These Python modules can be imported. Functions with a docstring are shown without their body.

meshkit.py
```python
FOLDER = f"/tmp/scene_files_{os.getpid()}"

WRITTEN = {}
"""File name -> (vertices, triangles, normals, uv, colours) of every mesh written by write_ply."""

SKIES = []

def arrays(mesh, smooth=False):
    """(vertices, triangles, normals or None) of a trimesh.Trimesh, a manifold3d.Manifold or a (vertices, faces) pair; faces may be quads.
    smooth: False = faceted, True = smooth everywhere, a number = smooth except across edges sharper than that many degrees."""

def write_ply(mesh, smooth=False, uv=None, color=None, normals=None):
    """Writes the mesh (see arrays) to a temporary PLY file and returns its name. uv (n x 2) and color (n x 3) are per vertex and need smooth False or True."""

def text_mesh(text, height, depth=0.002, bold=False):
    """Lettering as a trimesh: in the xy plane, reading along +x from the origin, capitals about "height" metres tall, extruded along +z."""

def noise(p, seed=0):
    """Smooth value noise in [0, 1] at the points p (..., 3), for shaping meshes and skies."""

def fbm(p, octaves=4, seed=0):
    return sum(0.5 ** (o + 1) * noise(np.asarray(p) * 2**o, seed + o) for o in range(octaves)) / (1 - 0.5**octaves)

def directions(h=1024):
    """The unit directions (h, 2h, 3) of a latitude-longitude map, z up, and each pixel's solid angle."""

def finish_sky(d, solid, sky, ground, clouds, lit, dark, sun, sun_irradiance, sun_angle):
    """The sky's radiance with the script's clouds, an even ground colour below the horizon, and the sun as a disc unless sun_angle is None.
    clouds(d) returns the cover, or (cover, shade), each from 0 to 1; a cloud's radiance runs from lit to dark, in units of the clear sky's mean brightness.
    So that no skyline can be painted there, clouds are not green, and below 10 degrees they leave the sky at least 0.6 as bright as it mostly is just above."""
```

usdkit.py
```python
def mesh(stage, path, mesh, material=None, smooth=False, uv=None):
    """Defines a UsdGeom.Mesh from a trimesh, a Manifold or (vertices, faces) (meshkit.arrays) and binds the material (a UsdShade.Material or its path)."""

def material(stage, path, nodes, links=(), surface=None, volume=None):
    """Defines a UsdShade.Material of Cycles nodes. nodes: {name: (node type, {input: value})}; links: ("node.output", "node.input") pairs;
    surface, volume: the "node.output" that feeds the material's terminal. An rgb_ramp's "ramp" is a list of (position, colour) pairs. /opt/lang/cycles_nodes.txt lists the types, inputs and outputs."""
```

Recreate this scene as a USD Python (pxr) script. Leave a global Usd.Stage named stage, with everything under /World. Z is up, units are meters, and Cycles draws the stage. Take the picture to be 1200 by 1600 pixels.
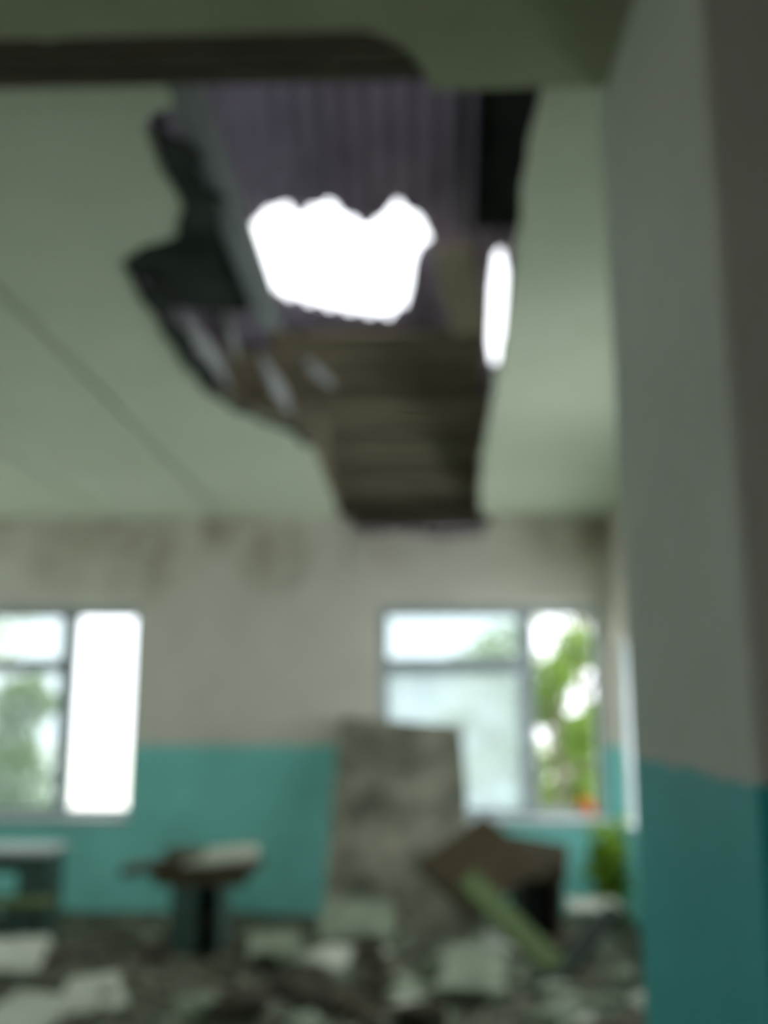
import math, random
import numpy as np, trimesh, usdkit
from meshkit import fbm
from shapely.geometry import Polygon, box as sbox
from shapely import affinity
from shapely.ops import unary_union
import manifold3d as m3
from pxr import Usd, UsdGeom, UsdLux, UsdShade, Gf, Sdf, Vt

stage = Usd.Stage.CreateInMemory()
UsdGeom.Xform.Define(stage, '/World'); UsdGeom.Scope.Define(stage, '/World/Looks')

# ------------------------------------------------------------------ camera, sky, exposure
F, EYE = 1540.0, 1.75                       # focal length in pixels of the 1200-wide frame, eye height
PITCH, YAW = math.atan(309 / F), math.atan(50 / F * math.cos(math.atan(309 / F)))
cam = UsdGeom.Camera.Define(stage, '/World/camera')
cam.CreateHorizontalApertureAttr(36.0); cam.CreateVerticalApertureAttr(48.0)
cam.CreateFocalLengthAttr(36.0 * F / 1200)
cam.CreateClippingRangeAttr(Gf.Vec2f(0.05, 500))
cam.AddTranslateOp().Set(Gf.Vec3d(0, 0, EYE))
cam.AddRotateZOp().Set(math.degrees(YAW)); cam.AddRotateXOp().Set(90 + math.degrees(PITCH))
FSTOP, FOCUS = 5.0, 0.4
cam.CreateFStopAttr(FSTOP); cam.CreateFocusDistanceAttr(FOCUS)
EXPOSURE = 0.08
cam.CreateExposureAttr(EXPOSURE)
SKY = 3.0
sky_mat = usdkit.material(stage, '/World/Looks/overcast_sky', {
    'tc': ('texture_coordinate', {}), 'n': ('noise_texture', {'scale': 2.2, 'detail': 4.0}),
    'r': ('rgb_ramp', {'ramp': [(0.3, (0.86, 0.92, 1.0)), (0.7, (1.0, 1.0, 1.0))]}),
    'b': ('background_shader', {'strength': SKY})},
    [('tc.generated', 'n.vector'), ('n.fac', 'r.fac'), ('r.color', 'b.color')], surface='b.background')
dome = UsdLux.DomeLight.Define(stage, '/World/sky')
dome.CreateIntensityAttr(1.0)
UsdShade.MaterialBindingAPI.Apply(dome.GetPrim()).Bind(sky_mat)


def ray(x, y):                               # viewing direction of a point of the photograph, used to take real positions off it
    u, v = (x - 600) / F, (800 - y) / F
    a, b, c = u, math.cos(PITCH) - v * math.sin(PITCH), math.sin(PITCH) + v * math.cos(PITCH)
    return np.array([math.cos(YAW) * a - math.sin(YAW) * b, math.sin(YAW) * a + math.cos(YAW) * b, c])


def aty(x, y, Y):
    d = ray(x, y); return np.array([0, 0, EYE]) + d * Y / d[1]


def atz(x, y, z):
    d = ray(x, y); return np.array([0, 0, EYE]) + d * (z - EYE) / d[2]


# ------------------------------------------------------------------ materials
def mat(name, stops, scale=3.0, rough=0.85, bump=0.3, bscale=40.0, detail=5.0, dist=0.01, spec=0.3, stretch=(1, 1, 1), vary=0.0, obj=True, extra=None):
    nodes = {'tc': ('texture_coordinate', {}), 'mp': ('mapping', {'scale': stretch}),
             'n': ('noise_texture', {'scale': scale, 'detail': detail, 'roughness': 0.6}),
             'r': ('rgb_ramp', {'ramp': stops}),
             'n2': ('noise_texture', {'scale': bscale, 'detail': 4.0}),
             'b': ('bump', {'strength': bump, 'distance': dist}),
             'p': ('principled_bsdf', {'roughness': rough, 'specular_ior_level': spec, **(extra or {})})}
    links = [('tc.object', 'mp.vector'), ('mp.vector', 'n.vector'), ('mp.vector', 'n2.vector'), ('n.fac', 'r.fac'), ('n2.fac', 'b.height'), ('b.normal', 'p.normal')]
    if vary:
        nodes |= {'oi': ('object_info', {}), 'mr': ('map_range', {'from_min': 0., 'from_max': 1., 'to_min': 1 - vary, 'to_max': 1 + vary}), 'h': ('hsv', {})}
        links += [('oi.random', 'mr.value'), ('mr.result', 'h.value'), ('r.color', 'h.color'), ('h.color', 'p.base_color')]
    else:
        links += [('r.color', 'p.base_color')]
    return usdkit.material(stage, '/World/Looks/' + name, nodes, links, surface='p.BSDF')


def wall_mat(name, dado, white, teal, spots=(), stain=(0.30, 0.26, 0.17), ceil=3.45, stain_amt=0.8):
    """Two-colour painted plaster: whitewash above, oil paint below the dado line, damp stains and darker spots with a shape of their own near the ceiling."""
    nodes = {'g': ('geometry', {}), 's': ('separate_xyz', {}),
             'n': ('noise_texture', {'scale': 9.0, 'detail': 5.0}), 'jit': ('math', {'math_type': 'multiply_add', 'value2': 0.03, 'value3': -0.015}),
             'add': ('math', {'math_type': 'add'}), 'lt': ('map_range', {'from_min': dado - 0.006, 'from_max': dado + 0.006, 'to_min': 1., 'to_max': 0., 'clamp': True}),
             'big': ('noise_texture', {'scale': 1.7, 'detail': 5.0, 'roughness': 0.55}),
             'wr': ('rgb_ramp', {'ramp': [(0.3, tuple(c * 0.86 for c in white)), (0.7, white)]}),
             'tr': ('rgb_ramp', {'ramp': [(0.3, tuple(c * 0.8 for c in teal)), (0.65, teal)]}),
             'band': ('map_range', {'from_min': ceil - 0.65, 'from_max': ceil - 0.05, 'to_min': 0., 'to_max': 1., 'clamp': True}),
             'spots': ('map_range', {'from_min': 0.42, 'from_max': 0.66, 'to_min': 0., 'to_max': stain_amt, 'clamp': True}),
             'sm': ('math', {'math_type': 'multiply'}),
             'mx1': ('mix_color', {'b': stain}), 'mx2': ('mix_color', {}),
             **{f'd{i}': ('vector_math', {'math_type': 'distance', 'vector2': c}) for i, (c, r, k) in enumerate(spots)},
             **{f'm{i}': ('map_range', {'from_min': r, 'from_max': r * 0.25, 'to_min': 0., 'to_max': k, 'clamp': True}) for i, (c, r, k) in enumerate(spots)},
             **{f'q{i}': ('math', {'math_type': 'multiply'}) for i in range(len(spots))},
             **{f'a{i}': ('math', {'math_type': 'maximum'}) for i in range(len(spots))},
             'n3': ('noise_texture', {'scale': 60.0, 'detail': 3.0}), 'bp': ('bump', {'strength': 0.25, 'distance': 0.01}),
             'rg': ('map_range', {'from_min': 0., 'from_max': 1., 'to_min': 0.9, 'to_max': 0.45}),
             'p': ('principled_bsdf', {'specular_ior_level': 0.25})}
    links = [('g.position', 's.vector'), ('g.position', 'n.vector'), ('g.position', 'big.vector'), ('g.position', 'n3.vector'),
             ('n.fac', 'jit.value1'), ('s.z', 'add.value1'), ('jit.value', 'add.value2'), ('add.value', 'lt.value'),
             ('big.fac', 'wr.fac'), ('big.fac', 'tr.fac'), ('s.z', 'band.value'), ('big.fac', 'spots.value'), ('band.result', 'sm.value1'), ('spots.result', 'sm.value2'),
             ('wr.color', 'mx1.a'), (f'a{len(spots) - 1}.value' if spots else 'sm.value', 'mx1.fac'), ('mx1.result', 'mx2.a'), ('tr.color', 'mx2.b'), ('lt.result', 'mx2.fac'), ('lt.result', 'rg.value'),
             ('mx2.result', 'p.base_color'), ('rg.result', 'p.roughness'), ('n3.fac', 'bp.height'), ('bp.normal', 'p.normal')]
    nodes['nz'] = ('noise_texture', {'scale': 4.0, 'detail': 5.0, 'roughness': 0.6}); nodes['nr'] = ('map_range', {'from_min': 0.35, 'from_max': 0.6, 'to_min': 0.25, 'to_max': 1., 'clamp': True})
    links += [('g.position', 'nz.vector'), ('nz.fac', 'nr.value')]
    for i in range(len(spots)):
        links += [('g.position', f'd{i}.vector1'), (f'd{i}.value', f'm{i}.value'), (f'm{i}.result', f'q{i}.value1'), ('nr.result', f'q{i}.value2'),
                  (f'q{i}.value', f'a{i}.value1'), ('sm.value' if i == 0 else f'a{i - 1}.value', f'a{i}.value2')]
    return usdkit.material(stage, '/World/Looks/' + name, nodes, links, surface='p.BSDF')


WHITE, TEAL = (0.76, 0.73, 0.62), (0.27, 0.76, 0.69)
M = {}
M['wall'] = wall_mat('painted_plaster', 1.45, WHITE, TEAL, spots=[((-1.72, 8.68, 3.40), 0.40, 1.0), ((-1.25, 8.68, 3.12), 0.42, 0.9), ((-2.4, 8.68, 3.18), 0.6, 0.8), ((-3.2, 8.68, 3.2), 0.5, 0.6), ((1.62, 8.68, 3.32), 0.42, 1.0), ((1.2, 8.68, 3.3), 0.4, 0.6)])  # last two spots darken the right back corner
M['jamb'] = wall_mat('painted_jamb', 1.64, (0.70, 0.74, 0.67), (0.06, 0.54, 0.55), stain_amt=0.35)
M['ceiling'] = mat('bounce_tinted_whitewash', [(0.3, (0.60, 0.66, 0.49)), (0.7, (0.67, 0.72, 0.56))], 1.2, 0.9, 0.2, 30)  # green tint in the whitewash stands in for bounced green light
M['near_wall'] = mat('tan_bounce_paint', [(0.3, (0.46, 0.37, 0.24)), (0.7, (0.54, 0.44, 0.30))], 1.5, 0.9, 0.2, 30)  # tan of these unseen walls is picked to bounce warm light
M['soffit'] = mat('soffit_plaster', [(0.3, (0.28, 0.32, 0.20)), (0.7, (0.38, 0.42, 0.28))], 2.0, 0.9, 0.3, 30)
M['lath'] = mat('old_lath_wood', [(0.3, (0.07, 0.06, 0.045)), (0.7, (0.14, 0.12, 0.09))], 4, 0.9, 0.4, 30, stretch=(1, 8, 8), vary=0.3)
M['dark_wood'] = mat('dark_attic_wood', [(0.3, (0.15, 0.125, 0.08)), (0.7, (0.34, 0.29, 0.20))], 3, 0.9, 0.4, 30, stretch=(0.6, 6, 6), vary=0.3)
M['joist'] = mat('grey_joist_wood', [(0.3, (0.21, 0.23, 0.23)), (0.7, (0.33, 0.355, 0.35))], 3, 0.9, 0.4, 30, stretch=(8, 0.6, 8))
M['pale_wood'] = mat('pale_board_wood', [(0.3, (0.58, 0.51, 0.37)), (0.7, (0.74, 0.67, 0.50))], 3, 0.85, 0.4, 30, stretch=(6, 0.6, 6))
M['roof_sheet'] = mat('corrugated_roof_sheet', [(0.3, (0.28, 0.245, 0.32)), (0.7, (0.44, 0.39, 0.49))], 2.5, 0.8, 0.3, 50)
M['felt'] = mat('black_felt_and_shade', [(0.3, (0.015, 0.022, 0.018)), (0.7, (0.04, 0.052, 0.042))], 6, 0.9, 0.6, 40)  # also serves as painted shade under the roof and inside the tipped desk
M['blanket'] = mat('grey_attic_litter', [(0.3, (0.32, 0.35, 0.34)), (0.7, (0.55, 0.58, 0.56))], 7, 0.95, 0.7, 40)
M['concrete'] = mat('fallen_slab_plaster', [(0.3, (0.10, 0.105, 0.08)), (0.5, (0.23, 0.235, 0.18)), (0.68, (0.38, 0.37, 0.29))], 3.2, 0.95, 0.8, 24, dist=0.03)
M['rubble'] = mat('rubble_plaster', [(0.3, (0.19, 0.23, 0.16)), (0.7, (0.38, 0.43, 0.33))], 5, 0.95, 0.7, 30, vary=0.45)
M['rubble_pale'] = mat('pale_plaster', [(0.3, (0.55, 0.58, 0.48)), (0.7, (0.74, 0.76, 0.66))], 5, 0.95, 0.5, 30)
M['dirt'] = mat('dark_dirt_and_hollow', [(0.3, (0.03, 0.028, 0.02)), (0.7, (0.09, 0.08, 0.055))], 5, 0.95, 0.7, 30)  # also blackens the lumps that stand in for shaded hollows
M['litter'] = mat('crushed_plaster', [(0.3, (0.06, 0.065, 0.045)), (0.7, (0.20, 0.215, 0.155))], 6, 0.95, 1.0, 30, dist=0.03)
M['frame'] = mat('window_paint', [(0.3, (0.31, 0.36, 0.38)), (0.7, (0.40, 0.46, 0.48))], 6, 0.6, 0.2, 50)
M['sill'] = mat('sill_paint', [(0.3, (0.50, 0.58, 0.58)), (0.7, (0.62, 0.69, 0.69))], 6, 0.6, 0.2, 50)
M['floor'] = mat('floor_boards', [(0.3, (0.12, 0.10, 0.07)), (0.7, (0.22, 0.18, 0.13))], 4, 0.8, 0.3, 40)
M['desk'] = mat('desk_wood', [(0.3, (0.045, 0.034, 0.018)), (0.7, (0.10, 0.075, 0.04))], 3, 0.6, 0.2, 40, stretch=(0.6, 8, 8))
M['desk_green'] = mat('desk_green_paint', [(0.3, (0.045, 0.085, 0.07)), (0.7, (0.08, 0.14, 0.115))], 4, 0.6, 0.2, 40)
M['plank_green'] = mat('mossy_plank', [(0.3, (0.08, 0.125, 0.045)), (0.7, (0.15, 0.21, 0.085))], 4, 0.8, 0.4, 30, stretch=(6, 6, 0.6))
M['bark'] = mat('tree_bark', [(0.3, (0.12, 0.11, 0.08)), (0.7, (0.24, 0.21, 0.16))], 8, 0.95, 0.8, 30)
M['ground'] = mat('pale_dry_yard', [(0.3, (0.62, 0.62, 0.52)), (0.7, (0.78, 0.78, 0.70))], 0.5, 0.95, 0.3, 6)
M['backdrop_face'] = mat('pale_blue_backdrop', [(0.3, (0.37, 0.43, 0.45)), (0.7, (0.45, 0.50, 0.52))], 1.0, 0.95, 0.3, 6)


def leaf_mat(name, a, b):
    return usdkit.material(stage, '/World/Looks/' + name, {
        'g': ('geometry', {}), 'r': ('rgb_ramp', {'ramp': [(0, a), (1, b)]}),
        'd': ('principled_bsdf', {'roughness': 0.5, 'specular_ior_level': 0.3}), 't': ('translucent_bsdf', {}), 'm': ('mix_closure', {'fac': 0.45})},
        [('g.random_per_island', 'r.fac'), ('r.color', 'd.base_color'), ('r.color', 't.color'), ('d.BSDF', 'm.closure1'), ('t.BSDF', 'm.closure2')], surface='m.closure')


M['leaf'] = leaf_mat('tree_leaf', (0.13, 0.21, 0.035), (0.32, 0.43, 0.08))
M['leaf_dark'] = leaf_mat('dark_leaf', (0.10, 0.20, 0.04), (0.26, 0.36, 0.10))
M['leaf_yellow'] = leaf_mat('yellow_leaf', (0.36, 0.40, 0.10), (0.52, 0.54, 0.20))
M['petal'] = leaf_mat('orange_petal', (0.75, 0.22, 0.06), (0.85, 0.36, 0.12))
M['weed'] = leaf_mat('weed_leaf', (0.16, 0.28, 0.02), (0.34, 0.46, 0.06))


def pane_mat(name, haze, tint):
    """Thin window glass; haze = the share of dust that scatters daylight."""
    return usdkit.material(stage, '/World/Looks/' + name, {
        'g': ('geometry', {}), 'n': ('noise_texture', {'scale': 3.0, 'detail': 4.0}), 'mr': ('map_range', {'from_min': 0.3, 'from_max': 0.7, 'to_min': haze * 0.75, 'to_max': haze * 1.2, 'clamp': True}),
        't': ('transparent_bsdf', {'color': tint}), 'gl': ('glossy_bsdf', {'roughness': 0.03}), 'fr': ('fresnel', {'IOR': 1.45}),
        'du': ('translucent_bsdf', {'color': (0.85, 0.92, 0.92)}), 'm1': ('mix_closure', {}), 'm2': ('mix_closure', {})},
        [('g.position', 'n.vector'), ('n.fac', 'mr.value'), ('fr.fac', 'm1.fac'), ('t.BSDF', 'm1.closure1'), ('gl.BSDF', 'm1.closure2'),
         ('mr.result', 'm2.fac'), ('m1.closure', 'm2.closure1'), ('du.BSDF', 'm2.closure2')], surface='m2.closure')


M['glass_dusty'] = pane_mat('dusty_glass', 0.2, (0.57, 0.62, 0.63))
M['glass'] = pane_mat('window_glass', 0.04, (0.70, 0.75, 0.75))

# ------------------------------------------------------------------ helpers
used = {}


def numbered(path):
    n = used.get(path, 0); used[path] = n + 1
    return path if n == 0 else '%s_%03d' % (path, n)


def path_of(parent):
    return '/World' if parent is None else (parent if isinstance(parent, str) else str(parent.GetPath()))


def tag(prim, label=None, cat=None, group=None, kind=None):
    for k, v in (('label', label), ('category', cat), ('group', group), ('kind', kind)):
        if v: prim.SetCustomDataByKey(k, v)
    return prim


def obj(name, mesh, m, parent=None, smooth=False, **kw):
    p = numbered(path_of(parent) + '/' + name)
    return tag(usdkit.mesh(stage, p, mesh, M[m], smooth=smooth).GetPrim(), **kw)


def thing(name, label=None, cat=None, loc=(0, 0, 0), rz=0, group=None, kind=None, parent=None):
    x = UsdGeom.Xform.Define(stage, numbered(path_of(parent) + '/' + name))
    x.AddTranslateOp().Set(Gf.Vec3d(*map(float, loc)))
    if rz: x.AddRotateZOp().Set(float(rz))
    return tag(x.GetPrim(), label, cat, group, kind)


def cham(x0, y0, z0, x1, y1, z1, c=0.004):
    """A box with chamfered edges."""
    c = min(c, (x1 - x0) / 3, (y1 - y0) / 3, (z1 - z0) / 3)
    pts = []
    for sx in (0, 1):
        for sy in (0, 1):
            for sz in (0, 1):
                p = np.array([(x0, x1)[sx], (y0, y1)[sy], (z0, z1)[sz]], float)
                d = np.array([1 - 2 * sx, 1 - 2 * sy, 1 - 2 * sz]) * c
                for k in range(3):
                    q = p + d; q[k] = p[k]; pts.append(q)
    return trimesh.convex.convex_hull(np.array(pts))


def bx(x0, y0, z0, x1, y1, z1):
    m = trimesh.creation.box((x1 - x0, y1 - y0, z1 - z0)); m.apply_translation(((x0 + x1) / 2, (y0 + y1) / 2, (z0 + z1) / 2)); return m


def join(*ms):
    return trimesh.util.concatenate(ms)


def prism(poly, h):
    gs = getattr(poly, 'geoms', [poly])
    return join(*[trimesh.creation.extrude_polygon(g, h, engine='earcut') for g in gs])


def rot(m, ax, deg, at=(0, 0, 0)):
    m = m.copy(); m.apply_transform(trimesh.transformations.rotation_matrix(math.radians(deg), ax, at)); return m


def mv(m, x, y, z):
    m = m.copy(); m.apply_translation((x, y, z)); return m


def wall_xz(poly, y0, y1):
    """Polygon in (x, z) extruded from y0 to y1."""
    m = prism(poly, y1 - y0)
    m.apply_transform(np.array([[1, 0, 0, 0], [0, 0, 1, y0], [0, 1, 0, 0], [0, 0, 0, 1.]])); m.invert(); return m


def board(a, b, w, t, up=(0, 0, 1), c=0.003):
    """A board from a to b, width w, thickness t measured along up."""
    a, b = np.array(a, float), np.array(b, float); d = b - a; L = np.linalg.norm(d); d /= L
    s = np.cross(np.array(up, float), d); s /= np.linalg.norm(s); n = np.cross(d, s)
    m = cham(0, -w / 2, -t / 2, L, w / 2, t / 2, c)
    T = np.eye(4); T[:3, 0], T[:3, 1], T[:3, 2], T[:3, 3] = d, s, n, a
    m.apply_transform(T); return m


def tube(pts, rad, n=7):
    pts = np.array(pts, float); rad = np.broadcast_to(rad, len(pts)); V, Fc = [], []
    for i, p in enumerate(pts):
        d = pts[min(i + 1, len(pts) - 1)] - pts[max(i - 1, 0)]; d /= np.linalg.norm(d)
        s = np.cross(d, (0.3, 0.9, 0.2)); s /= np.linalg.norm(s); u = np.cross(d, s)
        V += [p + rad[i] * (math.cos(t) * s + math.sin(t) * u) for t in np.linspace(0, 2 * math.pi, n, endpoint=False)]
    for i in range(len(pts) - 1):
        for k in range(n):
            a, b = i * n + k, i * n + (k + 1) % n; Fc += [[a, b, b + n], [a, b + n, a + n]]
    for base, s in ((0, -1), ((len(pts) - 1) * n, 1)):
        for k in range(1, n - 1): Fc.append([base, base + k, base + k + 1][::s])
    return trimesh.Trimesh(np.array(V), np.array(Fc), process=False)


def chunk(rng, sx, sy, sz, n=16):
    p = rng.normal(size=(n, 3)); p /= np.linalg.norm(p, axis=1)[:, None]
    p = np.sign(p) * np.abs(p) ** 0.7 * np.array([sx, sy, sz]) / 2 * rng.uniform(0.8, 1.15, (n, 1))
    m = trimesh.convex.convex_hull(p); m.apply_translation((0, 0, -m.bounds[0][2])); return m


def ragged(rng, pts, amp=0.012, step=0.05):
    """A polygon with broken, uneven edges."""
    pts = [np.array(p, float) for p in pts]; out = []
    for a, b in zip(pts, pts[1:] + pts[:1]):
        n = max(1, int(np.linalg.norm(b - a) / step))
        for k in range(n):
            out.append(a + (b - a) * k / n + rng.normal(0, amp, 2))
    return Polygon(out).buffer(0)


def leaves(rng, centre, radii, n, size, shell=0.45):
    """Folded leaf blades, four triangles each, through an ellipsoid."""
    d = rng.normal(size=(n, 3)); d /= np.linalg.norm(d, axis=1)[:, None]
    p = np.array(centre) + d * np.array(radii) * rng.uniform(shell, 1, (n, 1))
    a = rng.normal(size=(n, 3)); a[:, 2] -= 0.5; a /= np.linalg.norm(a, axis=1)[:, None]
    b = np.cross(a, rng.normal(size=(n, 3))); b /= np.linalg.norm(b, axis=1)[:, None]; c = np.cross(a, b)
    s = size * rng.uniform(0.6, 1.3, (n, 1))
    V = np.stack([p, p + a * s * .5 + b * s * .28 + c * s * .07, p + a * s, p + a * s * .5 - b * s * .28 + c * s * .07, p + a * s * .5], 1).reshape(-1, 3)
    k = np.arange(n)[:, None, None] * 5
    return V, (np.array([[0, 1, 4], [1, 2, 4], [2, 3, 4], [3, 0, 4]])[None] + k).reshape(-1, 3)


def cat_vf(parts):
    V, Fc, n = [], [], 0
    for v, f in parts: V.append(v); Fc.append(f + n); n += len(v)
    return np.vstack(V), np.vstack(Fc)


# ------------------------------------------------------------------ the room
H, D, XR, XL, YN = 3.45, 8.68, 1.72, -7.0, 2.42       # ceiling height, window wall, right wall, left wall, near wall
WT = 0.50
WIN = [(-0.33, 1.66), (-4.44, -2.45), (-6.8, -5.0)]  # window openings in x; the third, out of view, is added for light
WZ = (0.82, 2.66)
rng = np.random.default_rng(7)
poly = sbox(XL - 0.4, -0.9, XR + 0.4, H)
for a, b in WIN: poly = poly.difference(sbox(a, WZ[0], b, WZ[1]))
notch = ragged(rng, [(-0.60, 3.6), (-0.57, 3.36), (-0.45, 3.28), (-0.2, 3.31), (0.1, 3.29), (0.35, 3.26), (0.62, 3.30), (0.69, 3.40), (0.66, 3.6)], 0.012, 0.06)
poly = poly.difference(notch)
crack = Polygon([(-0.575, 3.37), (-0.60, 3.2), (-0.585, 3.02), (-0.59, 2.95), (-0.565, 3.02), (-0.575, 3.2), (-0.545, 3.36)])
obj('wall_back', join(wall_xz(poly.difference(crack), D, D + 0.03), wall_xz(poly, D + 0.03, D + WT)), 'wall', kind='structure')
rw = sbox(YN, -0.05, D, H).difference(sbox(4.0, 0.82, 5.7, 2.75)).difference(sbox(6.6, 0.82, 8.60, 2.32))  # openings added to throw light on the right ceiling and back corner
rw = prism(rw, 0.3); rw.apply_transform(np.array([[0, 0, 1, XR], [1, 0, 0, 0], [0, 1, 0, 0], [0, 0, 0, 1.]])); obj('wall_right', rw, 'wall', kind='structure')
lw = sbox(YN, -0.05, D, H)
for a, b in ((5.3, 6.9), (7.1, 8.5)): lw = lw.difference(sbox(a, 0.82, b, 2.66))  # unseen openings added to let more daylight into the room
lw = prism(lw, 0.3); lw.apply_transform(np.array([[0, 0, 1, XL - 0.3], [1, 0, 0, 0], [0, 1, 0, 0], [0, 0, 0, 1.]])); obj('wall_left', lw, 'wall', kind='structure')
# the near wall with the opening the view looks through: thick jamb on the right, lintel above
JX, J0, J1, SOF = 0.51, 1.54, 2.42, 3.35
obj('wall_near_right', cham(JX, J0, -0.05, XR + 0.3, J1, H, 0.012), 'jamb', kind='structure')
obj('wall_near_left', bx(XL - 0.3, J0, -0.05, -1.75, J1, H), 'jamb', kind='structure')
# the lintel: plastered soffit, its far edge on the left has lost the plaster and shows laths
lin = thing('ceiling_beam', kind='structure')
bare = Polygon([(-1.75, 2.10), (-0.10, 2.09), (-0.02, 2.16), (0.03, 2.25), (0.10, 2.33), (-1.75, 2.33)])
bare = bare.intersection(ragged(rng, [(-2, 2.1), (-0.10, 2.09), (-0.02, 2.16), (0.03, 2.25), (0.10, 2.40), (-2, 2.40)], 0.008, 0.06))
sof = sbox(-1.75, J0, JX, 2.33).difference(bare)
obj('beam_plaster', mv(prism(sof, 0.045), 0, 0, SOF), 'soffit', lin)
obj('beam_core', bx(-1.75, J0, SOF + 0.045, JX, 2.33, H + 0.2), 'lath', lin)
for k in range(6):
    y = 2.115 + k * 0.037
    obj('lath', cham(-1.74, y, SOF + 0.018 + 0.006 * (k % 2), -0.06 + 0.02 * k + rng.uniform(-.02, .02), y + 0.026, SOF + 0.045, 0.002), 'lath', lin)
# the room the camera stands in
near = thing('wall_near', kind='structure')
obj('side_wall', bx(-2.1, -2.6, -0.05, -1.75, J0, 3.75), 'near_wall', near); obj('side_wall', bx(1.9, -2.6, -0.05, 2.2, J0, 3.75), 'near_wall', near)
obj('end_wall', wall_xz(sbox(-2.1, -0.05, 2.2, 3.75).difference(sbox(-1.3, 1.2, 0.0, 2.1)), -2.9, -2.6), 'near_wall', near); obj('cover', bx(-2.1, -2.9, H, 2.2, J0, H + 0.3), 'soffit', near)  # opening in the end wall is added for fill light behind the camera
obj('floor', bx(XL - 0.3, -2.9, -0.12, XR + 0.3, D, -0.02), 'floor', kind='structure')
# ceiling of panels about 1.04 m wide running away from the beam; one has dropped out, its neighbour is torn
hole_l, hole_r = -0.68, 0.37
torn = ragged(rng, [(-0.75, 2.55), (-0.80, 2.62), (-0.81, 2.9), (-0.80, 3.11), (-0.87, 3.31), (-1.00, 3.39), (-1.13, 3.51), (-1.15, 3.73), (-1.16, 4.1),
                    (-1.17, 4.58), (-1.14, 5.1), (-1.03, 5.5), (-0.86, 5.7), (-0.70, 6.22), (-0.5, 6.3), (-0.5, 2.5)], 0.006, 0.06)
edge = ragged(rng, [(hole_r, 2.2), (0.37, 3.0), (0.40, 3.5), (0.43, 4.6), (0.46, 6.0), (0.50, 7.4), (0.56, 8.2), (0.60, 8.9), (-0.5, 8.9), (-0.5, 2.2)], 0.008, 0.08)
ceil = thing('ceiling', kind='structure')
seams = [XL, -5.85, -4.81, -3.77, -2.74, -1.715, -0.685]
gaps = [0.012] * 4 + [0.026, 0.036, 0]
T = 0.05
for i in range(len(seams) - 1):
    p = sbox(seams[i] + gaps[i] / 2, 2.33, seams[i + 1] - gaps[i + 1] / 2, D)
    if i == len(seams) - 2: p = p.difference(torn)
    obj('ceiling_panel', mv(prism(p, T), 0, 0, H), 'ceiling', ceil)
obj('ceiling_panel', mv(prism(sbox(0.3, 2.33, XR + 0.02, D).difference(edge), T), 0, 0, H), 'ceiling', ceil)
for i, x in enumerate(seams[1:-1]): obj('seam_backing', bx(x - 0.05, 2.33, H + T, x + 0.05, D, H + T + 0.03), 'lath', ceil)
obj('deck', bx(XL, 2.33, H + T + 0.03, -1.72, D, H + T + 0.06), 'dark_wood', ceil)

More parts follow.
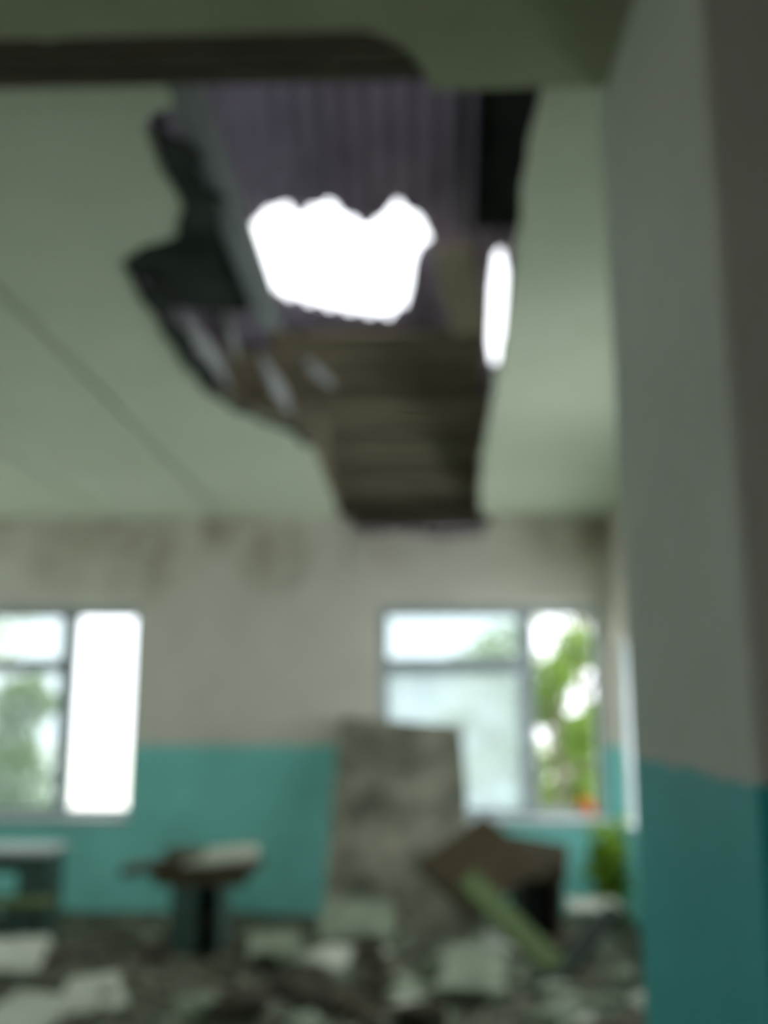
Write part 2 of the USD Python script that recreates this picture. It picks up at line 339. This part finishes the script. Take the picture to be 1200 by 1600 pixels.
# ------------------------------------------------------------------ attic and roof
SL, YE, ZE = 0.53, 9.45, 3.435                  # roof slope, eave line
def roof_z(y): return ZE + (YE - y) * SL
ang = math.degrees(math.atan(SL))
NRM = np.array([0, SL, 1.0]); NRM /= np.linalg.norm(NRM)
SKY_HOLE = [(-1.25, 6.57), (-1.14, 6.31), (-1.02, 6.25), (-0.94, 6.17), (-0.85, 6.21), (-0.78, 6.27), (-0.68, 6.2), (-0.59, 6.17), (-0.49, 6.23), (-0.38, 6.33), (-0.29, 6.35), (-0.2, 6.24), (-0.09, 6.18),
            (0.02, 6.26), (0.12, 6.38), (0.18, 6.47), (0.1, 6.57), (0.04, 6.69), (0.02, 6.84), (-0.03, 7.06), (-0.18, 7.16), (-0.42, 7.13), (-0.71, 7.06), (-0.95, 6.98), (-1.3, 6.83)]
SLIT = [(0.57, 6.58), (0.65, 6.58), (0.70, 6.75), (0.71, 7.12), (0.69, 7.55), (0.62, 7.62), (0.57, 7.34), (0.555, 6.85)]
SKY_HOLE = [tuple(map(float, p)) for p in Polygon(SKY_HOLE).buffer(-0.04).exterior.coords[:-1]]
SLIT = [tuple(map(float, p)) for p in Polygon(SLIT).buffer(-0.018).exterior.coords[:-1]]
holes = unary_union([Polygon(SKY_HOLE), Polygon(SLIT)])
cutter = m3.Manifold.extrude(m3.CrossSection([np.array(SKY_HOLE)], m3.FillRule.EvenOdd), 4).translate((0, 0, 2.9)) + m3.Manifold.extrude(m3.CrossSection([np.array(SLIT)], m3.FillRule.EvenOdd), 4).translate((0, 0, 2.9))


def mani(m): return m3.Manifold(m3.Mesh(np.asarray(m.vertices, np.float32), np.asarray(m.faces, np.uint32)))


def corrugated(x0, x1, y0, y1, wave=0.15, amp=0.024, t=0.008, lift=0.0):
    xs = np.linspace(x0, x1, max(5, int((x1 - x0) / wave * 8)) + 1)
    ys = (y0, y1); V = []
    for s in (0, 1):
        for y in ys:
            for x in xs: V.append((x, y, roof_z(y) + lift + amp * math.sin(2 * math.pi * x / wave) + s * t))
    n = len(xs); Fc = []
    q = lambda a, b, c, d: Fc.extend([[a, b, c], [a, c, d]])
    for i in range(n - 1):
        q(i, n + i, n + i + 1, i + 1); q(2 * n + i, 2 * n + i + 1, 3 * n + i + 1, 3 * n + i)
        q(i, i + 1, 2 * n + i + 1, 2 * n + i); q(n + i, 3 * n + i, 3 * n + i + 1, n + i + 1)
    q(0, 2 * n, 3 * n, n); q(n - 1, 2 * n - 1, 4 * n - 1, 3 * n - 1)
    m = trimesh.Trimesh(np.array(V), np.array(Fc)); m.fix_normals(); return m


roof = thing('roof', kind='structure')
ridge = 3.2
xcols = [-4.3, -3.18, -2.06, -0.94, 0.18, 1.3, 2.42]
yrows = [3.2, 4.8, 6.4, 8.0, 9.6]
for j in range(4):
    for i in range(6):
        a, b, y0, y1 = xcols[i], xcols[i + 1], yrows[j], yrows[j + 1]
        c = corrugated(a - 0.03, b + 0.03, y0 - 0.05, y1 + 0.05, lift=0.012 * ((i + j) % 2) + 0.03)
        if sbox(a - .1, y0 - .1, b + .1, y1 + .1).intersects(holes):
            r = mani(c) - cutter
            for piece in [r]:
                if piece.num_tri(): obj('roof_sheet', piece, 'roof_sheet', roof, smooth=40)
        else: obj('roof_sheet', c, 'roof_sheet', roof, smooth=40)
far = join(mv(rot(bx(XL - 0.4, -0.01, 0, -4.2, 7.2, 0.03), (1, 0, 0), -ang), 0, ridge, roof_z(ridge)), mv(rot(bx(XL - 0.4, -7.2, 0, 2.4, 0.01, 0.03), (1, 0, 0), ang), 0, ridge, roof_z(ridge)))
obj('roof_slope', far, 'roof_sheet', roof)
gab = Polygon([(-3.2, H), (YE, H), (YE, roof_z(YE)), (ridge, roof_z(ridge)), (-3.2, roof_z(ridge) - (ridge + 3.2) * SL)])
for x in (XL - 0.32, XR + 0.12):
    g = prism(gab, 0.2); g.apply_transform(np.array([[0, 0, 1, x], [1, 0, 0, 0], [0, 1, 0, 0], [0, 0, 0, 1.]])); obj('gable', g, 'lath', roof)
obj('attic_back', bx(XL, -2.9, H + 0.25, XR + 0.1, -2.7, H + 1.2), 'lath', roof)
obj('eave_board', bx(XL - 0.4, YE - 0.06, 3.1, XR + 0.4, YE, 3.44), 'dark_wood', roof)
obj('eave_soffit', bx(XL - 0.4, D + WT, 3.1, XR + 0.4, YE - 0.06, 3.13), 'dark_wood', roof)
obj('wall_plate', cham(XL, D + 0.22, H, XR, D + 0.36, H + 0.12, 0.006), 'dark_wood', roof)
# rafters
for x in (-2.3, -1.42, 0.80, 1.55):
    obj('rafter', board((x, 3.2, roof_z(3.2) - 0.11), (x, 9.3, roof_z(9.3) - 0.11), 0.06, 0.15, NRM), 'dark_wood', roof)
obj('rafter', board((-0.30, 3.2, roof_z(3.2) - 0.12), (-0.30, 5.2, roof_z(5.2) - 0.12), 0.05, 0.13, NRM), 'dark_wood', roof)
# sheathing boards below the hole, each its own
for k in range(13):
    y = 7.22 + k * 0.165
    x0, x1 = -1.5 + rng.uniform(-0.1, 0.1), 0.54 + rng.uniform(-0.012, 0.02)
    if k > 2: x1 = 1.5
    if k == 0: x0, x1 = -1.1, 0.50
    if 7.2 < y < 7.75: x1 = 0.545 + rng.uniform(-0.015, 0.01)
    sag = rng.uniform(0, 0.012)
    obj('sheathing_board', board((x0, y, roof_z(y) - 0.045 - sag), (x1, y, roof_z(y) - 0.045 - rng.uniform(0, 0.012)), 0.158, 0.025, NRM), 'dark_wood', roof)
for k in range(6):
    y = 3.4 + k * 0.42
    obj('batten', board((-1.6, y, roof_z(y) - 0.03), (1.6, y, roof_z(y) - 0.03), 0.06, 0.035, NRM), 'dark_wood', roof) if y < 5.3 else None

# joist along the edge of the hole and what hangs round it
tag(obj('ceiling_joist', join(cham(-0.70, 2.35, H + 0.005, -0.625, 4.25, H + 0.16, 0.006), board((-0.665, 4.2, H + 0.09), (-0.655, 4.42, H + 0.10), 0.05, 0.06)), 'joist'), 'grey broken joist bared along the near left edge of the ceiling hole', 'beam')
tag(obj('ceiling_joist', cham(0.62, 2.35, H + T, 0.70, D + 0.2, H + 0.2, 0.006), 'dark_wood'), 'dark joist above the ceiling panel right of the hole', 'beam')
tag(obj('ceiling_joist', cham(-1.76, 2.35, H + 0.12, -1.68, D + 0.2, H + 0.28, 0.006), 'dark_wood'), 'dark joist in the attic left of the torn ceiling', 'beam')

# torn felt hanging along the curved rim of the torn panel
rim = np.array([(-0.735, 2.56), (-0.79, 2.62), (-0.805, 2.9), (-0.80, 3.11), (-0.87, 3.31), (-1.00, 3.39), (-1.13, 3.51), (-1.15, 3.73), (-1.155, 4.1), (-1.165, 4.58), (-1.135, 5.1), (-1.025, 5.5), (-0.86, 5.7), (-0.71, 6.22)])
s = np.r_[0, np.cumsum(np.linalg.norm(np.diff(rim, axis=0), axis=1))]
q = np.linspace(0, s[-1], 90); rx, ry = np.interp(q, s, rim[:, 0]), np.interp(q, s, rim[:, 1])
def rag_strip(sel, width, drop, out, seed):
    g = np.random.default_rng(seed); V, Fc = [], []
    idx = np.arange(*sel); cols = 6
    for a, i in enumerate(idx):
        tx, ty = rx[min(i + 1, 89)] - rx[max(i - 1, 0)], ry[min(i + 1, 89)] - ry[max(i - 1, 0)]
        L = math.hypot(tx, ty); nx, ny = ty / L, -tx / L             # towards the open side (right)
        fade = min(1, a / 4, (len(idx) - 1 - a) / 4)
        w = width * (0.55 + 0.45 * fbm(np.array([i * 0.23, seed, 0.5]), 3, seed)) * max(fade, .15) * (1 + 0.35 * g.normal() * .4)
        for c in range(cols):
            t = c / (cols - 1)
            V.append((rx[i] + nx * (out * w * t + 0.008), ry[i] + ny * (out * w * t + 0.008), H + 0.0 - drop * w * (t ** 1.4) + 0.012 * math.sin(i * 0.7 + c)))
    n = len(V)
    V = V + [(x, y, z + 0.008) for x, y, z in V]
    for a in range(len(idx) - 1):
        for c in range(cols - 1):
            k = a * cols + c
            Fc += [[k, k + 1, k + cols + 1], [k, k + cols + 1, k + cols], [n + k, n + k + cols + 1, n + k + 1], [n + k, n + k + cols, n + k + cols + 1]]
    for a in range(len(idx) - 1):
        for c in (0, cols - 1):
            k, l = a * cols + c, (a + 1) * cols + c; Fc += [[k, l, n + l], [k, n + l, n + k]]
    return trimesh.Trimesh(np.array(V), np.array(Fc), process=False)
fl = thing('torn_felt', 'ragged black felt hanging along the curved torn rim left of the ceiling hole', 'felt', (0, 0, 0))
obj('flap', rag_strip((0, 30), 0.17, 0.3, 1.0, 3), 'felt', fl, smooth=True)
obj('flap', rag_strip((28, 62), 0.18, 0.5, 1.0, 5), 'felt', fl, smooth=True)
obj('flap', rag_strip((60, 90), 0.19, 0.45, 1.0, 8), 'felt', fl, smooth=True)
sh = ragged(rng, [(-1.13, 3.42), (-0.95, 3.32), (-0.72, 3.25), (-0.70, 4.05), (-0.78, 4.2), (-0.95, 4.15), (-1.12, 4.05)], 0.015, 0.07)
tag(obj('felt_sheet', mv(prism(sh, 0.012), 0, 0, H + 0.06), 'felt'), 'dark felt sheet lying over the widest part of the torn ceiling', 'felt')
# sky-lit litter lying on boards beyond the torn panel
def patch(name, pts, z, t, m, label, cat, group=None, tilt=0):
    p = ragged(rng, pts, 0.012, 0.06); g = mv(prism(p, t), 0, 0, z)
    c = g.bounds.mean(0); g = rot(g, (1, 0.3, 0), tilt, c)
    return tag(obj(name, g, m), label, cat, group)
for (x, y, l, h, tl, rz, lab) in [(-1.08, 4.45, 0.75, 0.20, 20, 4, 'pale board standing in the attic nearest the torn rim'), (-0.86, 4.35, 0.40, 0.17, 25, -6, 'short pale board standing in the attic beside the broken joist'),
                                  (-0.80, 5.25, 0.62, 0.24, 20, 6, 'pale board standing at the far end of the torn ceiling'), (-0.55, 4.95, 0.30, 0.10, 30, 20, 'small pale board end by the broken tip of the joist')]:
    q = cham(-0.012, 0, 0, 0.012, l, h); q = rot(rot(q, (0, 1, 0), -tl), (0, 0, 1), -rz); q.apply_translation((x, y, H + T + 0.01)); tag(obj('attic_board', q, 'blanket'), lab, 'board')
obj('attic_floor', mv(prism(ragged(rng, [(-1.75, 4.9), (-1.2, 4.9), (-0.95, 5.6), (-0.5, 5.75), (-0.62, 6.9), (-0.66, 8.6), (-1.75, 8.6)], 0.01, 0.08), 0.02), 0, 0, H + T + 0.012), 'dark_wood', roof)
tag(obj('hanging_felt', join(board((0.62, 4.2, roof_z(4.2) - 0.2), (0.66, 6.2, roof_z(6.2) - 0.2), 0.50, 0.012, NRM), board((0.27, 4.2, roof_z(4.2) - 0.26), (0.33, 6.10, roof_z(6.10) - 0.32), 0.16, 0.012, (1, 0, .4))), 'felt'), 'added black sheet standing in for the shade under the roof right above the hole', 'felt')  # black sheet put where the attic is only in shade
tag(obj('rafter_board', board((0.27, 6.30, roof_z(6.30) - 0.22), (0.42, 7.02, roof_z(7.02) - 0.20), 0.26, 0.03, NRM), 'pale_wood'), 'short pale wooden board nailed under the roof right of the sky hole', 'board')

# ------------------------------------------------------------------ windows
def window(i, a, b, dusty):
    w = thing('window_%d' % i, kind='structure')
    y0, y1 = D + 0.20, D + 0.27
    z0, z1 = WZ; f = 0.085; mx = a + (b - a) * 0.658; tz = z0 + (z1 - z0) * 0.715
    obj('window_frame', cham(a, y0, z0, a + f, y1, z1), 'frame', w); obj('window_frame', cham(b - f, y0, z0, b, y1, z1), 'frame', w)
    obj('window_frame', cham(a + f, y0, z1 - f, b - f, y1, z1), 'frame', w); obj('window_frame', cham(a + f, y0, z0, b - f, y1, z0 + f), 'frame', w)
    obj('mullion', cham(mx - 0.07, y0 - 0.01, z0 + f, mx + 0.07, y1 + 0.005, z1 - f), 'frame', w)
    obj('transom', cham(a + f, y0 - 0.008, tz - 0.065, mx - 0.07, y1 + 0.005, tz + 0.065), 'frame', w)
    obj('upper_pane', bx(a + f, y0 + 0.03, tz + 0.065, mx - 0.07, y0 + 0.034, z1 - f), 'glass', w)
    obj('lower_pane', bx(a + f, y0 + 0.03, z0 + f, mx - 0.07, y0 + 0.034, tz - 0.065), 'glass_dusty' if dusty else 'glass', w)
    obj('window_sill', cham(a + 0.005, D - 0.05, z0 - 0.01, b - 0.005, y0, z0 + 0.03, 0.006), 'sill', w)
window(1, *WIN[0], True); window(2, *WIN[1], False); window(3, *WIN[2], False)

w = thing('window_4', kind='structure')                 # window added in the right wall to brighten the strip past the jamb
obj('window_frame', cham(XR + 0.04, 8.54, 0.86, XR + 0.29, 8.598, 2.318), 'sill', w); obj('window_frame', cham(XR + 0.2, 6.61, 2.25, XR + 0.27, 8.54, 2.318), 'frame', w)
obj('window_frame', cham(XR + 0.2, 6.61, 0.86, XR + 0.27, 6.68, 2.25), 'frame', w); obj('mullion', cham(XR + 0.2, 7.4, 0.86, XR + 0.27, 7.5, 2.25), 'frame', w)
obj('window_sill', cham(XR - 0.04, 6.61, 0.822, XR + 0.3, 8.59, 0.86), 'sill', w)

# ------------------------------------------------------------------ outside
obj('yard_ground', mv(trimesh.creation.box((90, 70, 0.2)), 0, D + WT + 35, -0.9), 'ground', kind='structure')


def tree(name, label, at, h, r, n, leaf, size, trunk_r=0.09, seed=1, low=0.3):
    g = np.random.default_rng(seed); t = thing(name, label, 'tree', at)
    top = np.array([g.normal(0, .1), g.normal(0, .1), h * 0.85])
    bar = [tube([(0, 0, 0), top * .4 + (0.05, 0, 0), top], [trunk_r, trunk_r * .7, trunk_r * .25])]; blobs = []
    for k in range(9):
        z = h * (low + (0.95 - low) * k / 8); a = k * 2.4 + g.uniform(-.4, .4); R = r * (0.45 + 0.35 * g.uniform()) * (1.1 - 0.5 * k / 8)
        e = np.array([R * math.cos(a), R * math.sin(a), z])
        bar.append(tube([top * (z / h * .75), e], [trunk_r * .4, trunk_r * .12], 5)); blobs.append((e, r * g.uniform(.38, .55)))
    obj('trunk', join(*bar), 'bark', t)
    obj('foliage', cat_vf([leaves(g, e, (R, R, R * .8), n // 9, size) for e, R in blobs]), leaf, t, kind='stuff')
    return t


tree('bushy_tree', 'leafy green bush outside the left window, low in the wide pane', (-5.45, 12.4, -0.8), 2.8, 1.15, 5200, 'leaf', 0.13, seed=3, low=0.12)
tree('yellow_tree', 'yellow-green tree crown at the top of the wide left window pane', (-7.3, 14.0, -0.8), 6.0, 1.7, 2600, 'leaf_yellow', 0.15, seed=4, low=0.62)
tree('leaning_tree', 'green tree filling the narrow right pane of the right window', (1.75, 12.6, -0.8), 3.5, 0.70, 4200, 'leaf', 0.12, seed=11, low=0.12)
tree('high_tree', 'olive green tree with a high crown behind the narrow right pane', (2.5, 15.5, -0.8), 6.3, 1.3, 2200, 'leaf_yellow', 0.14, seed=6, low=0.66)
tree('far_tree', 'faint green tree far behind the dusty right window pane', (1.5, 21, -0.8), 4.2, 1.2, 2000, 'leaf', 0.17, seed=9, low=0.15)

tree('yard_bush', 'dense green bush low behind the trees in the narrow right pane', (2.35, 14.6, -0.8), 2.6, 0.8, 4200, 'leaf', 0.13, seed=15, low=0.1)
bd = thing('pale_building', 'added low pale blue building across the yard behind the dusty right window pane', 'backdrop', (0, 0, 0))  # unconfirmed block, added to hold down the sky in the dusty pane
obj('wall', bx(-1.9, 24.0, -0.9, 2.35, 29.0, 2.75), 'backdrop_face', bd)
obj('roof', wall_xz(Polygon([(-2.3, 2.75), (2.75, 2.75), (2.6, 2.92), (-2.15, 2.92)]), 23.6, 29.4), 'backdrop_face', bd)

# ------------------------------------------------------------------ fallen slab
sl = thing('fallen_slab', 'tall grey ceiling slab leaning against the window wall', 'slab', (0, 0, 0))
g = np.random.default_rng(21)
out = ragged(g, [(-0.53, 0), (-0.2, 0.03), (0.3, -0.02), (0.545, 0.05), (0.54, 0.9), (0.525, 1.8), (0.515, 2.04), (0.30, 2.06), (0.02, 2.09), (-0.30, 2.13), (-0.51, 2.12), (-0.52, 1.1)], 0.007, 0.07)
m = prism(out, 0.07).subdivide().subdivide()
v = m.vertices.copy(); bump = (fbm(v * np.array([7, 7, 1]), 4, 5) - .5) * 0.03; v[:, 2] += np.where(m.vertices[:, 2] > 0.035, bump, 0); m.vertices = v
lean = math.degrees(math.atan2(1.52, 1.36))
m = rot(m, (1, 0, 0), lean); m.apply_translation((-0.14, 7.17, 0.05))
obj('slab_body', m, 'concrete', sl)

# ------------------------------------------------------------------ floor litter and rubble
g = np.random.default_rng(5)
def mound(x, y):
    b = 0.06 + 0.05 * fbm(np.array([x * 1.3, y * 1.3, 0.2]), 3, 2)
    b += 0.22 * math.exp(-((x + .1) ** 2 / .5 + (y - 6.75) ** 2 / .25)) + 0.10 * math.exp(-((x + 2.0) ** 2 / 1.0 + (y - 6.2) ** 2 / .5)) + 0.12 * math.exp(-((x - 1.1) ** 2 / .3 + (y - 7.0) ** 2 / .8))
    return b
nx, ny = 110, 90
gx, gy = np.linspace(-4.6, XR - 0.01, nx), np.linspace(4.6, D - 0.01, ny)
P = np.array([(x, y, mound(x, y)) for y in gy for x in gx])
P[:, 2] += (fbm(P * 7, 4, 3) - .5) * 0.12
P[:, 2] = np.maximum(P[:, 2], 0.0)
k = (np.arange(ny - 1)[:, None] * nx + np.arange(nx - 1)[None]).ravel()
Fm = np.vstack([np.stack([k, k + 1, k + nx + 1], 1), np.stack([k, k + nx + 1, k + nx], 1)])
tag(obj('rubble_bed', (P, Fm), 'litter', smooth=True), 'grey crushed plaster litter covering the classroom floor', 'rubble', kind='stuff')
def ground(x, y):
    i, j = int(np.clip((x - gx[0]) / (gx[1] - gx[0]), 0, nx - 1)), int(np.clip((y - gy[0]) / (gy[1] - gy[0]), 0, ny - 1)); return P[j * nx + i, 2]
for i in range(110):
    x, y = g.uniform(-3.2, 1.5), g.uniform(5.3, 8.3)
    if g.uniform() < .5: x, y = g.normal(-0.1, .7), g.normal(6.6, .45)
    x = min(max(x, -3.3), 1.45); y = min(max(y, 5.2), 8.35)
    if y > 7.0 and -0.85 < x < 0.55: y -= 1.2
    sz = g.uniform(.07, .24) * (1.2 if y < 6.6 else 0.8)
    c = chunk(g, sz * g.uniform(.8, 1.5), sz, sz * g.uniform(.35, .7))
    c = rot(c, (g.normal(), g.normal(), .5), g.uniform(-25, 25)); c = rot(c, (0, 0, 1), g.uniform(0, 360))
    tone = ('rubble_pale', 'rubble', 'dirt')[int(g.choice(3, p=(.25, .5, .25) if x > -1.2 else (.5, .35, .15)))]
    zone = 'left of the leaning slab' if x < -0.75 else ('in front of the leaning slab' if x < 0.45 else 'on the right, before the overturned desk')
    word = {'rubble_pale': 'pale plaster', 'rubble': 'grey plaster', 'dirt': 'dark dirt'}[tone]
    t = thing('plaster_chunk' if tone != 'dirt' else 'dirt_clod', f'broken lump of {word} on the floor {zone}', 'rubble', (x, y, ground(x, y) - 0.03), group=f'{word} lumps {zone}')
    obj('lump', c, tone, t)
for i in range(16):
    x, y = g.uniform(-2.6, 1.3), g.uniform(5.5, 6.9); a, l = g.uniform(0, math.pi), g.uniform(.3, .75); z = ground(x, y) + 0.05
    q = board((0, 0, 0), (l * math.cos(a), l * math.sin(a), g.uniform(-.03, .08)), g.uniform(.04, .09), .02); q.apply_translation((x - l / 2 * math.cos(a), y, z))
    zone = 'left of the leaning slab' if x < -0.75 else ('in front of the leaning slab' if x < 0.45 else 'on the right')
    tag(obj('splintered_lath', q, 'desk'), f'dark splintered lath on the rubble {zone}', 'lath', f'splintered laths {zone}')
ico = trimesh.creation.icosahedron(); parts = []
for i in range(1700):
    x, y = g.uniform(-3.6, 1.65), g.uniform(5.1, 8.5); sz = g.uniform(.012, .045)
    if y > 6.9 and -0.8 < x < 0.5: continue
    parts.append((np.array(ico.vertices) * np.array([sz * g.uniform(.7, 1.5), sz, sz * .7]) * g.uniform(.75, 1.25, (12, 1)) + np.array([x, y, ground(x, y) + sz * .3]), np.array(ico.faces)))
tag(obj('plaster_gravel', cat_vf(parts), 'concrete'), 'small plaster crumbs scattered over the floor litter', 'rubble', kind='stuff')
for px, Y, sz, sd, lab in ((480, 5.95, .46, 51, 'added black lump standing in for the shaded hollow below the foot of the leaning slab, left'), (385, 5.65, .36, 52, 'added black lump standing in for the shaded hollow at the bottom edge left of centre'), (655, 5.6, .34, 53, 'added black lump standing in for the dark hole at the bottom edge right of centre'), (255, 7.0, .24, 54, 'black clod on the floor just left of the narrow wooden desk legs')):  # first three put the shade of dark hollows into black lumps
    p = aty(px, 1300, Y); c = chunk(np.random.default_rng(sd), sz, sz * .8, sz * .55, 20); tag(obj('dirt_clod', mv(c, p[0], Y, ground(p[0], Y) - .02), 'dirt'), lab, 'rubble')
# pieces one can tell apart
def slabby(name, px, Y, z, w, d, t, rx, rz, m, label, cat, seed):
    gg = np.random.default_rng(seed); p = aty(px, 1200, Y); o = ragged(gg, [(-w / 2, -d / 2), (w / 2, -d / 2 * .8), (w / 2 * .9, d / 2), (-w / 2 * .85, d / 2 * .9)], 0.012, 0.06)
    q = mv(prism(o, t), 0, 0, -t / 2); q = rot(q, (1, 0, 0), rx); q = rot(q, (0, 0, 1), rz); q.apply_translation((p[0], Y, z))
    return tag(obj(name, q, m), label, cat)
slabby('plaster_sheet', 20, 6.1, 0.34, 0.55, 0.42, 0.03, 14, 4, 'rubble_pale', 'flat white plasterboard piece at the lower left edge', 'plasterboard', 31)
slabby('plaster_sheet', 60, 5.55, 0.16, 0.42, 0.4, 0.04, 20, -20, 'rubble_pale', 'pale plasterboard piece in the bottom left corner', 'plasterboard', 32)
slabby('plaster_sheet', 165, 5.85, 0.19, 0.34, 0.34, 0.04, 22, 25, 'rubble_pale', 'pale plasterboard piece right of the bottom left corner', 'plasterboard', 33)
slabby('plaster_sheet', 435, 6.7, 0.28, 0.36, 0.25, 0.05, 18, 10, 'rubble', 'greyish plasterboard piece in front of the slab foot, left', 'plasterboard', 34)
slabby('plaster_sheet', 735, 6.1, 0.28, 0.38, 0.36, 0.05, 30, -15, 'rubble', 'grey plaster piece before the fallen green plank', 'plasterboard', 35)
slabby('plaster_sheet', 560, 6.75, 0.42, 0.5, 0.3, 0.05, 35, 4, 'rubble', 'grey plaster piece lying against the foot of the leaning slab', 'plasterboard', 36)
slabby('plaster_sheet', 920, 7.5, 0.38, 0.40, 0.25, 0.025, 8, 3, 'rubble_pale', 'small pale board lying below the right window near the plant', 'board', 37)

# ------------------------------------------------------------------ furniture
def pedestal_desk():
    t = thing('school_desk', 'narrow wooden desk with board legs below the wall between the windows', 'desk', (-1.53, 7.2, 0.03))
    obj('desktop', cham(-0.30, -0.22, 0.62, 0.42, 0.24, 0.665, 0.006), 'desk', t)
    obj('side_panel', cham(-0.14, -0.19, 0.0, 0.04, -0.165, 0.62), 'desk_green', t); obj('side_panel', cham(-0.14, -0.165, 0.0, -0.115, 0.19, 0.62), 'desk_green', t)
    obj('side_panel', cham(0.175, -0.19, 0.0, 0.20, 0.19, 0.62), 'desk_green', t); obj('back_panel', cham(-0.115, 0.165, 0.0, 0.175, 0.19, 0.62), 'desk_green', t)
    obj('shelf', cham(-0.115, -0.165, 0.30, 0.175, 0.165, 0.32), 'desk', t)
    obj('apron', cham(-0.26, -0.20, 0.55, 0.38, -0.18, 0.62), 'desk', t)
pedestal_desk()
o = ragged(np.random.default_rng(41), [(-.24, -.17), (.24, -.15), (.22, .17), (-.2, .16)], 0.01, 0.06)
q = rot(rot(mv(prism(o, .03), 0, 0, -.015), (0, 1, 0), -5), (1, 0, 0), 9); q.apply_translation((-1.35, 7.2, 0.755)); tag(obj('plaster_sheet', q, 'rubble_pale'), 'pale plasterboard piece lying on the narrow wooden desk', 'plasterboard')
c = chunk(np.random.default_rng(42), .34, .28, .13); tag(obj('plaster_lump', mv(c, -1.63, 7.2, .695), 'litter'), 'brown dirt clod heaped on the left of the narrow wooden desk', 'rubble')
tag(obj('broken_board', board((-2.02, 7.05, 0.665), (-1.64, 7.09, 0.725), 0.16, 0.06), 'desk'), 'dark broken board jutting left from the narrow wooden desk', 'board')

def bench_desk():
    t = thing('bench_desk', 'long school desk with attached bench under the left window', 'desk', (-3.22, 7.4, 0.08))
    obj('desktop', cham(-0.9, -0.18, 0.66, 0.62, 0.22, 0.70, 0.006), 'sill', t)
    obj('front_panel', cham(-0.86, -0.14, 0.54, 0.42, -0.11, 0.66), 'desk_green', t)
    obj('side_panel', cham(0.40, -0.16, 0.0, 0.60, 0.20, 0.66), 'desk_green', t); obj('side_panel', cham(-0.86, -0.16, 0, -0.82, 0.20, 0.66), 'desk_green', t)
    obj('bench_seat', cham(-0.9, -0.62, 0.38, 0.78, -0.34, 0.42, 0.006), 'plank_green', t)
    obj('bench_support', cham(0.5, -0.58, 0.0, 0.56, -0.38, 0.38), 'desk_green', t); obj('bench_support', cham(-0.8, -0.58, 0.0, -0.76, -0.38, 0.38), 'desk_green', t)
    obj('rail', cham(-0.76, -0.5, 0.10, 0.5, -0.46, 0.30), 'desk_green', t)
bench_desk()

def tipped_desk():
    t = thing('overturned_desk', 'dark brown desk tipped over beneath the right window', 'desk', (0, 0, 0))
    Y = 7.1
    a, b, c2 = aty(695, 1395, 6.75), aty(800, 1312, 7.0), aty(888, 1330, 7.3)
    obj('desktop', board(a, b, 0.55, 0.05, (0.3, -0.5, 1)), 'desk', t)
    p0, p1 = aty(795, 1335, 7.05), aty(885, 1350, 7.2)
    obj('front_panel', board(p0, p1, 0.26, 0.03, (0, -1, 0.2)), 'desk', t)
    obj('side_panel', board(aty(800, 1330, 7.1), aty(812, 1500, 7.1), 0.5, 0.03, (1, 0, 0)), 'felt', t)  # black panel stands in for the shade inside the tipped desk
    obj('side_panel', board(aty(872, 1345, 7.25), aty(866, 1500, 7.25), 0.4, 0.03, (1, 0, 0)), 'desk', t)
    obj('back_panel', board(aty(836, 1355, 7.4), aty(836, 1500, 7.4), 0.36, 0.03, (0, -1, 0)), 'felt', t)  # painted black for the shaded interior as well
tipped_desk()
tag(obj('fallen_plank', board(aty(728, 1372, 6.55), aty(885, 1530, 6.35), 0.17, 0.045, (0.15, -0.65, 0.75)), 'plank_green'), 'mossy green plank slanting down to the floor before the overturned desk', 'plank')
tag(obj('fallen_plank', board(aty(840, 1560, 6.1), aty(960, 1420, 7.0), 0.12, 0.04, (0, -0.5, 0.8)), 'felt'), 'black plank on the rubble at the foot of the right jamb', 'plank')  # near-black plank slanting over the right foreground

# weed growing in the corner by the right window
def plant():
    b = aty(955, 1400, 7.75); t = thing('flowering_weed', 'green leafy weed with an orange bloom under the right window', 'plant', (b[0], b[1], 0.12))
    g = np.random.default_rng(77); stems, lv, pet = [], [], []
    for k in range(7):
        top = np.array([g.uniform(-.16, .10), g.uniform(-.08, .08), g.uniform(.55, .86)]); mid = top * .5 + (0.02, 0, 0.02)
        stems.append(tube([(g.uniform(-.02, .02), 0, 0), mid, top], [.007, .006, .004], 5))
        for s_ in np.linspace(.25, 1, 9):
            lv.append(leaves(g, top * s_, (.05, .05, .04), 4, .13))
    obj('stem', join(*stems), 'weed', t); obj('foliage', cat_vf(lv), 'weed', t, kind='stuff')
    obj('flower', cat_vf([leaves(g, (-.16, 0, .93), (.055, .05, .055), 40, .065, .2)]), 'petal', t, label='orange flower head')
    obj('flower_stalk', tube([(0, 0, .1), (-.1, 0, .55), (-.16, 0, .92)], [.006, .005, .004], 5), 'weed', t)
plant()
